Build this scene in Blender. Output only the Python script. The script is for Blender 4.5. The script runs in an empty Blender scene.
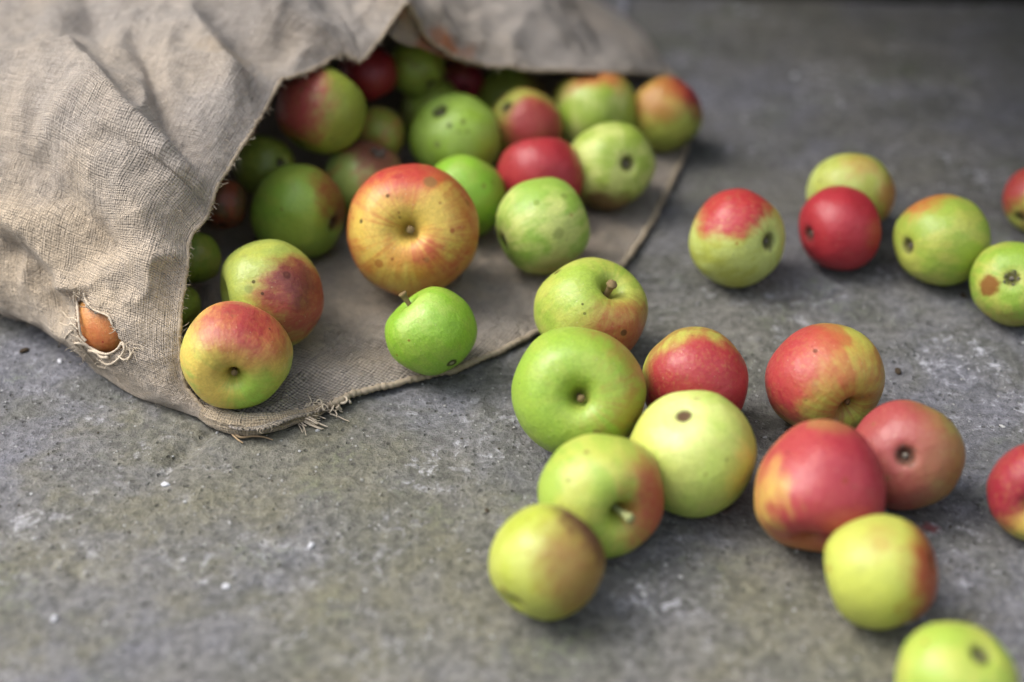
import bpy, bmesh, math, random
import numpy as np
from mathutils import Vector, Matrix

SC = bpy.context.scene
COL = SC.collection
random.seed(7)
RAD = math.radians

# ------------------------------------------------------------------ camera
H, TH, F = 0.524, RAD(35.0), 50.0 / 36.0 * 1024.0
cam_d = bpy.data.cameras.new('camera')
cam = bpy.data.objects.new('camera', cam_d)
COL.objects.link(cam)
cam.location = (0, 0, H)
cam.rotation_euler = (math.pi / 2 - TH, 0, 0)
cam_d.lens = 50.0
cam_d.sensor_width = 36.0
cam_d.clip_start = 0.02
cam_d.clip_end = 300.0
cam_d.dof.use_dof = True
cam_d.dof.focus_distance = 0.838
cam_d.dof.aperture_fstop = 2.05
cam_d.dof.aperture_blades = 8
SC.camera = cam

# ------------------------------------------------------------------ sky, sun, exposure
SUN_EL, SUN_AZ = RAD(52), RAD(-78)          # azimuth from +Y towards +X : light comes from the left
w = bpy.data.worlds.new('World')
SC.world = w
w.use_nodes = True
nt = w.node_tree
nt.nodes.clear()
sky = nt.nodes.new('ShaderNodeTexSky')
sky.sky_type = 'NISHITA'
sky.sun_disc = False
sky.sun_elevation = SUN_EL
sky.sun_rotation = SUN_AZ
sky.dust_density = 4.0
sky.air_density = 1.0
sky.ozone_density = 1.0
hs = nt.nodes.new('ShaderNodeHueSaturation')
hs.inputs['Saturation'].default_value = 0.42
bg = nt.nodes.new('ShaderNodeBackground')
bg.inputs['Strength'].default_value = 0.13
wo = nt.nodes.new('ShaderNodeOutputWorld')
nt.links.new(sky.outputs[0], hs.inputs['Color'])
# overcast dome : luminance grows from the horizon to the zenith
geo = nt.nodes.new('ShaderNodeTexCoord')
sx = nt.nodes.new('ShaderNodeSeparateXYZ')
mr = nt.nodes.new('ShaderNodeMapRange')
mr.inputs['From Min'].default_value = 0.0; mr.inputs['From Max'].default_value = 1.0
mr.inputs['To Min'].default_value = 0.12; mr.inputs['To Max'].default_value = 2.7
vm = nt.nodes.new('ShaderNodeVectorMath'); vm.operation = 'SCALE'
nt.links.new(geo.outputs['Generated'], sx.inputs[0])
nt.links.new(sx.outputs[2], mr.inputs['Value'])
nt.links.new(hs.outputs[0], vm.inputs[0])
nt.links.new(mr.outputs[0], vm.inputs['Scale'])
nt.links.new(vm.outputs[0], bg.inputs['Color'])
nt.links.new(bg.outputs[0], wo.inputs[0])

sun_d = bpy.data.lights.new('sun', 'SUN')
sun_d.energy = 1.5
sun_d.angle = RAD(42)
sun_d.color = (1.0, 0.97, 0.93)
sun = bpy.data.objects.new('sun', sun_d)
COL.objects.link(sun)
sdir = Vector((math.sin(SUN_AZ) * math.cos(SUN_EL), math.cos(SUN_AZ) * math.cos(SUN_EL), math.sin(SUN_EL)))
sun.rotation_euler = sdir.to_track_quat('Z', 'Y').to_euler()
sun.location = sdir * 5

SC.view_settings.view_transform = 'Standard'
SC.view_settings.look = 'None'
SC.view_settings.exposure = 0.56
SC.view_settings.gamma = 1.0

# ------------------------------------------------------------------ helpers
cT, sT = math.cos(TH), math.sin(TH)

def world_pt(px, py, z=0.0):
    """point at height z above the ground that lies along a measured sight line"""
    v = (py - 341.0) / F
    Z = (H - z) / (sT + v * cT)
    return np.array([(px - 512.0) / F * Z, Z * (cT - v * sT), z])

def to_px(P):
    P = np.asarray(P)
    Z = P[..., 1] * cT + (H - P[..., 2]) * sT
    u = P[..., 0] / Z
    v = ((H - P[..., 2]) * cT - P[..., 1] * sT) / Z
    return 512 + F * u, 341 + F * v

def _hash(ix, iy, iz, seed):
    h = (ix.astype(np.int64) * 374761393 + iy.astype(np.int64) * 668265263 + iz.astype(np.int64) * 2147483647 + seed * 974634777)
    h = (h ^ (h >> 13)) * 1274126177
    h = h ^ (h >> 16)
    h = (h * 2246822519) & 0xffffffff
    h = h ^ (h >> 15)
    return (h & 0xffff) / 65535.0 * 2 - 1

def noise3(P, scale=1.0, seed=0):
    """smooth value noise, -1..1"""
    Q = np.asarray(P, dtype=float) * scale + 100.5
    i = np.floor(Q).astype(np.int64)
    f = Q - i
    f = f * f * f * (f * (f * 6 - 15) + 10)
    out = 0
    for dx in (0, 1):
        wx = f[..., 0] if dx else 1 - f[..., 0]
        for dy in (0, 1):
            wy = f[..., 1] if dy else 1 - f[..., 1]
            for dz in (0, 1):
                wz = f[..., 2] if dz else 1 - f[..., 2]
                out = out + wx * wy * wz * _hash(i[..., 0] + dx, i[..., 1] + dy, i[..., 2] + dz, seed)
    return out

def fbm(P, scale, octaves=4, seed=0, gain=0.5):
    a, s, t = 1.0, 0.0, 0.0
    for o in range(octaves):
        s = s + a * noise3(P, scale * (2.03 ** o), seed + o * 17)
        t += a
        a *= gain
    return s / t

def tag(o, label=None, cat=None, group=None, kind=None):
    if label: o['label'] = label
    if cat: o['category'] = cat
    if group: o['group'] = group
    if kind: o['kind'] = kind
    return o

def empty(name, loc=(0, 0, 0)):
    o = bpy.data.objects.new(name, None)
    o.empty_display_size = 0.02
    COL.objects.link(o)
    o.location = loc
    return o

def mesh_obj(name, verts, faces, mat, parent=None, smooth=True):
    me = bpy.data.meshes.new(name)
    me.from_pydata([tuple(map(float, v)) for v in verts], [], faces)
    if smooth:
        me.polygons.foreach_set('use_smooth', [True] * len(me.polygons))
    me.materials.append(mat)
    me.update()
    o = bpy.data.objects.new(name, me)
    COL.objects.link(o)
    if parent is not None:
        o.parent = parent
    return o

def grid_faces(n, m, keep=None):
    """n rows, m columns"""
    F_ = []
    for i in range(n - 1):
        for j in range(m - 1):
            if keep is not None and not keep[i, j]:
                continue
            a = i * m + j
            F_.append((a, a + 1, a + m + 1, a + m))
    return F_

def tube(V, Fc, pts, radii, k=6):
    """append a swept tube to vertex / face lists"""
    pts = [np.asarray(p, float) for p in pts]
    n = len(pts)
    if not hasattr(radii, '__len__'):
        radii = [radii] * n
    base = len(V)
    up = np.array([0.13, 0.21, 0.97])
    for i in range(n):
        t = pts[min(i + 1, n - 1)] - pts[max(i - 1, 0)]
        t = t / (np.linalg.norm(t) + 1e-12)
        a = np.cross(t, up)
        if np.linalg.norm(a) < 1e-3:
            a = np.cross(t, [1, 0, 0])
        a /= np.linalg.norm(a)
        b = np.cross(t, a)
        for q in range(k):
            an = 2 * math.pi * q / k
            V.append(pts[i] + radii[i] * (math.cos(an) * a + math.sin(an) * b))
    for i in range(n - 1):
        for q in range(k):
            q2 = (q + 1) % k
            Fc.append((base + i * k + q, base + i * k + q2, base + (i + 1) * k + q2, base + (i + 1) * k + q))
    Fc.append(tuple(base + q for q in range(k))[::-1])
    Fc.append(tuple(base + (n - 1) * k + q for q in range(k)))

def crom(P, x):
    """Catmull-Rom through rows of P at parameters x in 0..len-1 ; P (n, ...)"""
    P = np.asarray(P, float)
    n = len(P)
    x = np.clip(np.asarray(x, float), 0, n - 1 - 1e-9)
    i = np.floor(x).astype(int)
    f = (x - i).reshape((-1,) + (1,) * (P.ndim - 1))
    g = lambda k: P[np.clip(i + k, 0, n - 1)]
    p0, p1, p2, p3 = g(-1), g(0), g(1), g(2)
    p0 = np.where((i == 0).reshape(f.shape), 2 * p1 - p2, p0)
    p3 = np.where((i >= n - 2).reshape(f.shape), 2 * p2 - p1, p3)
    return 0.5 * (2 * p1 + (p2 - p0) * f + (2 * p0 - 5 * p1 + 4 * p2 - p3) * f ** 2 + (3 * p1 - p0 - 3 * p2 + p3) * f ** 3)

# ------------------------------------------------------------------ node helpers
class NB:
    def __init__(s, name):
        s.m = bpy.data.materials.new(name)
        s.m.use_nodes = True
        s.t = s.m.node_tree
        s.b = s.t.nodes['Principled BSDF']
        s.out = s.t.nodes['Material Output']
    def n(s, typ, **kw):
        x = s.t.nodes.new(typ)
        for k, v in kw.items():
            setattr(x, k, v)
        return x
    def put(s, sock, v):
        if isinstance(v, bpy.types.NodeSocket):
            s.t.links.new(v, sock)
        elif v is not None:
            if hasattr(sock.default_value, '__len__') and len(sock.default_value) == 4 and len(v) == 3:
                v = (*v, 1)
            sock.default_value = v
    def math(s, op, a, b=None, c=None, clamp=False):
        x = s.n('ShaderNodeMath', operation=op, use_clamp=clamp)
        s.put(x.inputs[0], a)
        if b is not None: s.put(x.inputs[1], b)
        if c is not None: s.put(x.inputs[2], c)
        return x.outputs[0]
    def vec(s, op, a, b=None, scale=None):
        x = s.n('ShaderNodeVectorMath', operation=op)
        s.put(x.inputs[0], a)
        if b is not None: s.put(x.inputs[1], b)
        if scale is not None: s.put(x.inputs['Scale'], scale)
        return x.outputs['Value'] if op in ('DOT_PRODUCT', 'LENGTH', 'DISTANCE') else x.outputs[0]
    def sep(s, v):
        x = s.n('ShaderNodeSeparateXYZ')
        s.put(x.inputs[0], v)
        return x.outputs
    def comb(s, a, b, c):
        x = s.n('ShaderNodeCombineXYZ')
        s.put(x.inputs[0], a); s.put(x.inputs[1], b); s.put(x.inputs[2], c)
        return x.outputs[0]
    def noise(s, v, scale, detail=3, rough=0.55, dist=0.0, color=False):
        x = s.n('ShaderNodeTexNoise')
        s.put(x.inputs['Vector'], v)
        x.inputs['Scale'].default_value = scale
        x.inputs['Detail'].default_value = detail
        x.inputs['Roughness'].default_value = rough
        x.inputs['Distortion'].default_value = dist
        return x.outputs['Color'] if color else x.outputs['Fac']
    def voro(s, v, scale, feature='F1', rnd=1.0):
        x = s.n('ShaderNodeTexVoronoi', feature=feature)
        s.put(x.inputs['Vector'], v)
        x.inputs['Scale'].default_value = scale
        x.inputs['Randomness'].default_value = rnd
        return x.outputs
    def ss(s, v, lo, hi, a=0.0, b=1.0):
        x = s.n('ShaderNodeMapRange', interpolation_type='SMOOTHSTEP')
        s.put(x.inputs['Value'], v)
        s.put(x.inputs['From Min'], lo); s.put(x.inputs['From Max'], hi)
        s.put(x.inputs['To Min'], a); s.put(x.inputs['To Max'], b)
        return x.outputs[0]
    def mix(s, f, a, b, mode='MIX'):
        x = s.n('ShaderNodeMix', data_type='RGBA', blend_type=mode)
        s.put(x.inputs[0], f); s.put(x.inputs[6], a); s.put(x.inputs[7], b)
        return x.outputs[2]
    def bump(s, h, strength, dist, normal=None):
        x = s.n('ShaderNodeBump')
        x.inputs['Strength'].default_value = strength
        x.inputs['Distance'].default_value = dist
        s.put(x.inputs['Height'], h)
        if normal is not None: s.put(x.inputs['Normal'], normal)
        return x.outputs[0]

# ------------------------------------------------------------------ ground
def concrete_mat():
    b = NB('worn_concrete')
    P = b.n('ShaderNodeTexCoord').outputs['Object']
    big = b.noise(P, 5, 4, 0.6)
    med = b.noise(P, 28, 5, 0.65)
    fine = b.noise(P, 170, 5, 0.7)
    vfine = b.noise(P, 620, 3, 0.7)
    col = b.mix(b.ss(big, 0.35, 0.65), (0.146, 0.139, 0.120), (0.138, 0.138, 0.156))
    col = b.mix(b.ss(b.noise(P, 17, 4, 0.6, 0.8), 0.40, 0.64), col, b.mix(0.7, col, (0.090, 0.090, 0.074)))
    # pale worn areas and lime bloom
    lime = b.math('MULTIPLY', b.ss(b.noise(P, 11, 5, 0.7, 0.6), 0.48, 0.66), b.ss(b.noise(P, 95, 4, 0.75, 0.5), 0.50, 0.64))
    col = b.mix(b.math('MULTIPLY', lime, 0.85), col, (0.42, 0.42, 0.45))
    # green-ish moss film
    moss = b.math('MULTIPLY', b.ss(b.noise(P, 16, 4, 0.6), 0.53, 0.68), b.ss(fine, 0.42, 0.6))
    col = b.mix(b.math('MULTIPLY', moss, 0.55), col, (0.085, 0.105, 0.05))
    ol = None
    for (qx, qy, rr_) in ((230, 470, .13), (60, 560, .12), (420, 620, .12), (330, 470, .07), (860, 640, .10)):
        d = b.vec('DISTANCE', P, tuple(world_pt(qx, qy)))
        d = b.math('ADD', d, b.math('MULTIPLY', b.math('SUBTRACT', b.noise(P, 14, 5, 0.65), 0.5), rr_ * 1.6))
        m_ = b.ss(d, rr_, rr_ * .2)
        ol = m_ if ol is None else b.math('MAXIMUM', ol, m_)
    col = b.mix(b.math('MULTIPLY', ol, b.ss(med, .3, .6, .75, .3)), col, (0.150, 0.140, 0.088))
    # sand grains
    g = b.ss(fine, 0.30, 0.70, 0.64, 1.42)
    col = b.mix(1.0, col, b.comb(g, g, g), 'MULTIPLY')
    g2 = b.ss(vfine, 0.30, 0.70, 0.82, 1.18)
    col = b.mix(1.0, col, b.comb(g2, g2, g2), 'MULTIPLY')
    vo = b.voro(P, 260)
    sel = b.sep(b.vec('MULTIPLY', vo['Color'], (1, 1, 1)))
    light = b.math('MULTIPLY', b.ss(vo['Distance'], 0.34, 0.16), b.ss(sel[0], 0.86, 0.90))
    col = b.mix(b.math('MULTIPLY', light, 0.45), col, (0.42, 0.42, 0.41))
    dark = b.math('MULTIPLY', b.ss(vo['Distance'], 0.42, 0.2), b.ss(sel[1], 0.84, 0.9))
    col = b.mix(b.math('MULTIPLY', dark, 0.6), col, (0.04, 0.04, 0.035))
    # fallen-fruit stain
    s1 = world_pt(931, 527)
    d = b.vec('DISTANCE', P, tuple(s1))
    d = b.math('ADD', d, b.math('MULTIPLY', b.math('SUBTRACT', fine, 0.5), 0.010))
    col = b.mix(b.ss(d, 0.0055, 0.002, 0, 0.7), col, (0.22, 0.05, 0.05))
    b.put(b.b.inputs['Base Color'], col)
    b.put(b.b.inputs['Roughness'], b.ss(med, 0.3, 0.7, 0.62, 0.85))
    b.b.inputs['Specular IOR Level'].default_value = 0.45
    hgt = b.math('ADD', b.math('MULTIPLY', fine, 1.0), b.math('MULTIPLY', vfine, 0.35))
    hgt = b.math('ADD', hgt, b.math('MULTIPLY', light, 0.25))
    hgt = b.math('SUBTRACT', hgt, b.math('MULTIPLY', dark, 0.4))
    b.put(b.b.inputs['Normal'], b.bump(hgt, 1.0, 0.0028))
    return b.m

def ground_h(X, Y):
    P = np.stack([X, Y, np.zeros_like(X)], -1)
    h = 0.0016 * fbm(P, 9, 3, 3) + 0.0015 * fbm(P, 38, 3, 11) + 0.0009 * fbm(P, 130, 2, 5)
    # shallow worn pits
    p = fbm(P, 55, 3, 21)
    h = h - 0.0022 * np.clip((p - 0.28) / 0.25, 0, 1) ** 1.5
    gx = [world_pt(*q)[:2] for q in ((232, 392), (215, 425), (180, 455), (150, 482), (112, 498))]
    dmin = np.full(np.shape(X), 9.0)
    for (a0, a1), (b0, b1) in zip(gx[:-1], gx[1:]):
        L2 = (b0 - a0) ** 2 + (b1 - a1) ** 2
        t = np.clip(((X - a0) * (b0 - a0) + (Y - a1) * (b1 - a1)) / L2, 0, 1)
        dmin = np.minimum(dmin, np.hypot(X - a0 - t * (b0 - a0), Y - a1 - t * (b1 - a1)))
    h = h - 0.0030 * np.exp(-((dmin + 0.004 * fbm(P, 60, 2, 33)) / 0.006) ** 2) * np.clip(1 + fbm(P, 25, 2, 34) * 2, 0, 1.4)
    near = np.exp(-np.maximum(0, np.hypot(X, Y - 0.9) - 1.2) / 0.6)
    return (h - 0.0006) * near

def build_ground():
    def axis(a, b_, step, far_lo, far_hi):
        core = np.arange(a, b_, step)
        lo = a - step * np.cumsum(1.22 ** np.arange(1, 40)); lo = lo[lo > far_lo]
        hi = core[-1] + step * np.cumsum(1.22 ** np.arange(1, 40)); hi = hi[hi < far_hi]
        return np.concatenate([[far_lo], lo[::-1], core, hi, [far_hi]])
    xs = axis(-0.48, 0.62, 0.0030, -40, 40)
    ys = axis(0.42, 1.45, 0.0030, -40, 60)
    X, Y = np.meshgrid(xs, ys)
    Z = ground_h(X, Y)
    n, m = X.shape
    V = np.stack([X, Y, Z], -1).reshape(-1, 3)
    a = (np.arange(n - 1)[:, None] * m + np.arange(m - 1)[None, :]).reshape(-1)
    Fc = np.stack([a, a + 1, a + m + 1, a + m], -1)
    me = bpy.data.meshes.new('ground')
    me.vertices.add(len(V)); me.vertices.foreach_set('co', V.astype(np.float32).reshape(-1))
    me.loops.add(Fc.size); me.loops.foreach_set('vertex_index', Fc.astype(np.int32).reshape(-1))
    me.polygons.add(len(Fc))
    me.polygons.foreach_set('loop_start', (np.arange(len(Fc)) * 4).astype(np.int32))
    me.polygons.foreach_set('use_smooth', [True] * len(Fc))
    me.update(calc_edges=True)
    me.materials.append(concrete_mat())
    o = bpy.data.objects.new('ground', me)
    COL.objects.link(o)
    tag(o, kind='structure')
build_ground()

# dark boarding that stands at the far right edge of the floor
def build_wall():
    b = NB('dark_stained_wood')
    P = b.n('ShaderNodeTexCoord').outputs['Object']
    g = b.noise(b.vec('MULTIPLY', P, (30, 30, 2.0)), 1.0, 5, 0.7)
    b.put(b.b.inputs['Base Color'], b.mix(g, (0.010, 0.008, 0.007), (0.030, 0.025, 0.022)))
    b.b.inputs['Roughness'].default_value = 0.7
    A = np.array([-1.6, 1.462]); D = np.array([1.0, -0.07]); D /= np.linalg.norm(D); N = np.array([0.07, 1.0]); N /= np.linalg.norm(N)
    root = empty('wooden_wall', (A[0], A[1], 0))
    tag(root, 'near-black boarded wall with an added out-of-view shade slab, along the far edge of the floor', 'wall')
    def box(name, x0, x1, y0, y1, z0, z1):
        bm = bmesh.new()
        bmesh.ops.create_cube(bm, size=1)
        for v in bm.verts:
            lx = x0 + (v.co.x + 0.5) * (x1 - x0); ly = y0 + (v.co.y + 0.5) * (y1 - y0); lz = z0 + (v.co.z + 0.5) * (z1 - z0)
            v.co = Vector((D[0] * lx + N[0] * ly, D[1] * lx + N[1] * ly, lz))
        bmesh.ops.bevel(bm, geom=bm.edges[:], offset=0.002, segments=1, affect='EDGES')
        me = bpy.data.meshes.new(name); bm.to_mesh(me); bm.free(); me.materials.append(b.m)
        o = bpy.data.objects.new(name, me); COL.objects.link(o); o.parent = root
    box('sill_board', 0, 4.03, 0.0, 0.04, -0.01, 0.09)
    box('added_shade_slab', 1.60, 4.03, -0.52, 0.011, 0.545, 0.585)  # added slab, out of view, blocks sky and sun over the far right ground
    for k in range(26):
        box('board', k * 0.155, k * 0.155 + 0.150, 0.012, 0.034, 0.092, 3.0)
build_wall()

# ------------------------------------------------------------------ burlap
def burlap_mat(name, tan=(0.48, 0.385, 0.275), grey=(0.385, 0.338, 0.292), stains=(), tanfocus=None, pitch=0.00135, wv=1.0):
    b = NB(name)
    tc = b.n('ShaderNodeTexCoord')
    P = tc.outputs['Object']
    UV = tc.outputs['UV']
    warp = b.vec('SCALE', b.vec('SUBTRACT', b.noise(UV, 60, 2, 0.5, color=True), (0.5, 0.5, 0.5)), scale=0.0016)
    U = b.vec('ADD', UV, warp)
    x = b.sep(U)
    su = b.math('SINE', b.math('MULTIPLY', x[0], 2 * math.pi / (2 * pitch)))
    sv = b.math('SINE', b.math('MULTIPLY', x[1], 2 * math.pi / (2 * pitch)))
    thread = b.math('MULTIPLY', su, sv)                                     # plain weave over/under
    au = b.math('ABSOLUTE', su); av = b.math('ABSOLUTE', sv)
    gaps = b.math('MULTIPLY', b.ss(au, 0.42, 0.0), b.ss(av, 0.42, 0.0))
    slub1 = b.noise(b.vec('MULTIPLY', U, (60, 900, 1)), 1.0, 2, 0.6)
    slub2 = b.noise(b.vec('MULTIPLY', U, (900, 60, 1)), 1.0, 2, 0.6)
    slub = b.math('ADD', slub1, slub2)
    fuzz = b.noise(P, 1500, 3, 0.7)
    big = b.noise(P, 9, 4, 0.6, 0.4)
    med = b.noise(P, 42, 4, 0.65)
    f = b.ss(big, 0.38, 0.62)
    if tanfocus is not None:
        d = b.vec('DISTANCE', P, tuple(tanfocus[0]))
        f = b.math('ADD', b.math('MULTIPLY', f, 0.40), b.ss(d, tanfocus[1], 0.03, 0, 0.85), clamp=True)
    col = b.mix(f, grey, tan)
    col = b.mix(b.ss(med, 0.42, 0.66, 0, 0.38), col, tuple(c * 0.58 for c in grey))
    k = b.math('ADD', b.math('MULTIPLY', b.math('SUBTRACT', slub, 1.0), 0.9), 1.0)
    k = b.math('ADD', k, b.math('MULTIPLY', thread, 0.05))
    k = b.math('ADD', k, b.math('MULTIPLY', b.math('SUBTRACT', b.math('ADD', au, b.math('MULTIPLY', av, .7)), 1.08), 0.26 * wv))
    k = b.math('MULTIPLY', k, b.ss(fuzz, 0.25, 0.75, 0.78, 1.22))
    col = b.mix(1.0, col, b.comb(k, k, k), 'MULTIPLY')
    col = b.mix(b.math('MULTIPLY', gaps, 0.6), col, (0.07, 0.055, 0.04))
    for pos, rad, c, amt in stains:
        d = b.vec('DISTANCE', P, tuple(pos))
        d = b.math('ADD', d, b.math('MULTIPLY', b.math('SUBTRACT', med, 0.5), rad * 2.2))
        col = b.mix(b.ss(d, rad, rad * 0.35, 0, amt), col, c)
    b.put(b.b.inputs['Base Color'], col)
    b.b.inputs['Roughness'].default_value = 0.92
    b.b.inputs['Specular IOR Level'].default_value = 0.15
    b.b.inputs['Sheen Weight'].default_value = 0.25
    b.b.inputs['Sheen Roughness'].default_value = 0.5
    h = b.math('ADD', b.math('MULTIPLY', thread, 0.22), b.math('MULTIPLY', slub, 2.2))
    h = b.math('ADD', h, b.math('MULTIPLY', b.math('ADD', au, av), 0.4))
    h = b.math('SUBTRACT', h, gaps)
    n1 = b.bump(h, 1.0, 0.0007 * wv)
    n2 = b.bump(b.noise(P, 130, 5, 0.7), 0.8, 0.0026, n1)
    b.put(b.b.inputs['Normal'], n2)
    return b.m

def plain_fibre_mat(name, c1, c2):
    b = NB(name)
    P = b.n('ShaderNodeTexCoord').outputs['Object']
    b.put(b.b.inputs['Base Color'], b.mix(b.noise(P, 300, 3, 0.6), c1, c2))
    b.b.inputs['Roughness'].default_value = 0.9
    b.b.inputs['Specular IOR Level'].default_value = 0.2
    return b.m

rust = (0.36, 0.125, 0.04)
stains = [(world_pt(436, 40, 0.112), 0.015, rust, 0.8), (world_pt(450, 50, 0.103), 0.014, rust, 0.9),
          (world_pt(466, 57, 0.096), 0.012, rust, 0.7), (world_pt(225, 65, 0.14), 0.022, (0.34, 0.25, 0.15), 0.5)]
SACK_O = world_pt(330, 250, 0)
stains = [(tuple(np.array(a) - SACK_O), b_, c, d) for a, b_, c, d in stains]
M_sack = burlap_mat('burlap_upper', stains=stains, tanfocus=(world_pt(70, 350, 0.0) - SACK_O, 0.19))
M_under = burlap_mat('burlap_lower', tan=(0.46, 0.375, 0.275), grey=(0.375, 0.325, 0.275), pitch=0.0023, wv=3.2)
M_lip = burlap_mat('burlap_lip', tan=(0.42, 0.32, 0.20), grey=(0.35, 0.28, 0.19), pitch=0.0015)
M_hem = plain_fibre_mat('burlap_hem', (0.22, 0.175, 0.12), (0.42, 0.35, 0.26))
M_fray = plain_fibre_mat('frayed_jute', (0.42, 0.34, 0.24), (0.60, 0.52, 0.41))

sack = empty('burlap_sack', tuple(world_pt(330, 250, 0)))
tag(sack, 'worn beige burlap sack lying open on the concrete, with a torn hole in its side', 'sack')
SACK_O = np.array(sack.location)

NET = [
 [(222,425,.003),(170,404,.003),(112,378,.003),(45,326,.003),(-30,300,.003),(-130,270,.003),(-260,235,.003)],
 [(187,390,.014),(140,372,.022),(82,338,.026),(20,306,.025),(-60,280,.025),(-160,250,.025),(-290,215,.025)],
 [(180,335,.042),(132,316,.050),(70,285,.052),(0,262,.052),(-80,236,.052),(-180,205,.052),(-300,170,.052)],
 [(188,262,.074),(148,240,.088),(90,215,.096),(20,188,.098),(-60,160,.10),(-170,130,.10),(-300,100,.10)],
 [(216,186,.100),(178,152,.120),(120,122,.134),(50,95,.14),(-40,70,.14),(-150,40,.14),(-280,10,.13)],
 [(252,128,.118),(212,98,.134),(152,66,.145),(80,45,.15),(-10,20,.15),(-120,-10,.148),(-250,-40,.136)],
 [(290,82,.125),(248,50,.140),(192,22,.150),(112,-2,.155),(20,-30,.155),(-90,-60,.15),(-220,-90,.14)],
 [(340,62,.120),(312,22,.138),(262,-14,.150),(185,-45,.155),(100,-75,.155),(-20,-100,.15),(-140,-130,.14)],
 [(398,30,.128),(372,-10,.143),(325,-45,.150),(255,-85,.15),(170,-110,.145),(60,-140,.14),(-60,-170,.13)],
 [(450,52,.100),(440,12,.116),(400,-30,.12),(335,-80,.12),(255,-115,.12),(155,-150,.11),(40,-190,.10)],
 [(522,68,.082),(506,28,.095),(472,-12,.095),(415,-60,.09),(345,-105,.09),(255,-150,.08),(155,-200,.07)],
 [(596,71,.066),(572,36,.072),(545,0,.066),(492,-46,.055),(430,-95,.05),(350,-145,.04),(270,-195,.04)],
 [(640,70,.030),(622,40,.032),(588,8,.025),(545,-26,.015),(490,-70,.01),(420,-120,.01),(340,-170,.01)],
 [(667,76,.003),(648,44,.003),(612,10,.003),(570,-26,.003),(512,-75,.003),(440,-130,.003),(360,-185,.003)],
]
# rim as it really runs, with its corners : (row parameter, px, py, z)
RIM = [(0,222,425,.003),(.5,203,408,.008),(1,187,390,.014),(1.5,181,364,.027),(2,180,335,.042),(2.5,182,300,.058),(3,187,262,.074),(3.3,187,244,.080),
       (3.5,194,230,.086),(3.62,203,223,.087),(3.75,209,212,.089),(3.9,213,199,.097),(4.05,219,183,.102),(4.5,232,162,.109),(5,250,134,.117),(5.4,267,106,.121),(5.8,281,80,.125),(5.95,290,79,.124),(6.3,310,71,.122),
       (6.7,330,63,.121),(7,342,61,.120),(7.2,351,66,.117),(7.32,358,70,.114),(7.42,366,62,.118),(7.6,376,48,.124),(7.85,390,28,.134),(8.05,402,8,.147),(8.15,407,3,.150),
       (8.3,412,14,.140),(8.55,422,34,.122),(8.8,436,49,.107),(9,450,57,.099),(9.5,482,66,.089),(10,520,70,.082),(10.5,560,71,.074),
       (11,598,72,.066),(11.5,622,73,.049),(12,645,74,.027),(12.5,660,75,.010),(13,667,76,.003)]

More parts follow.
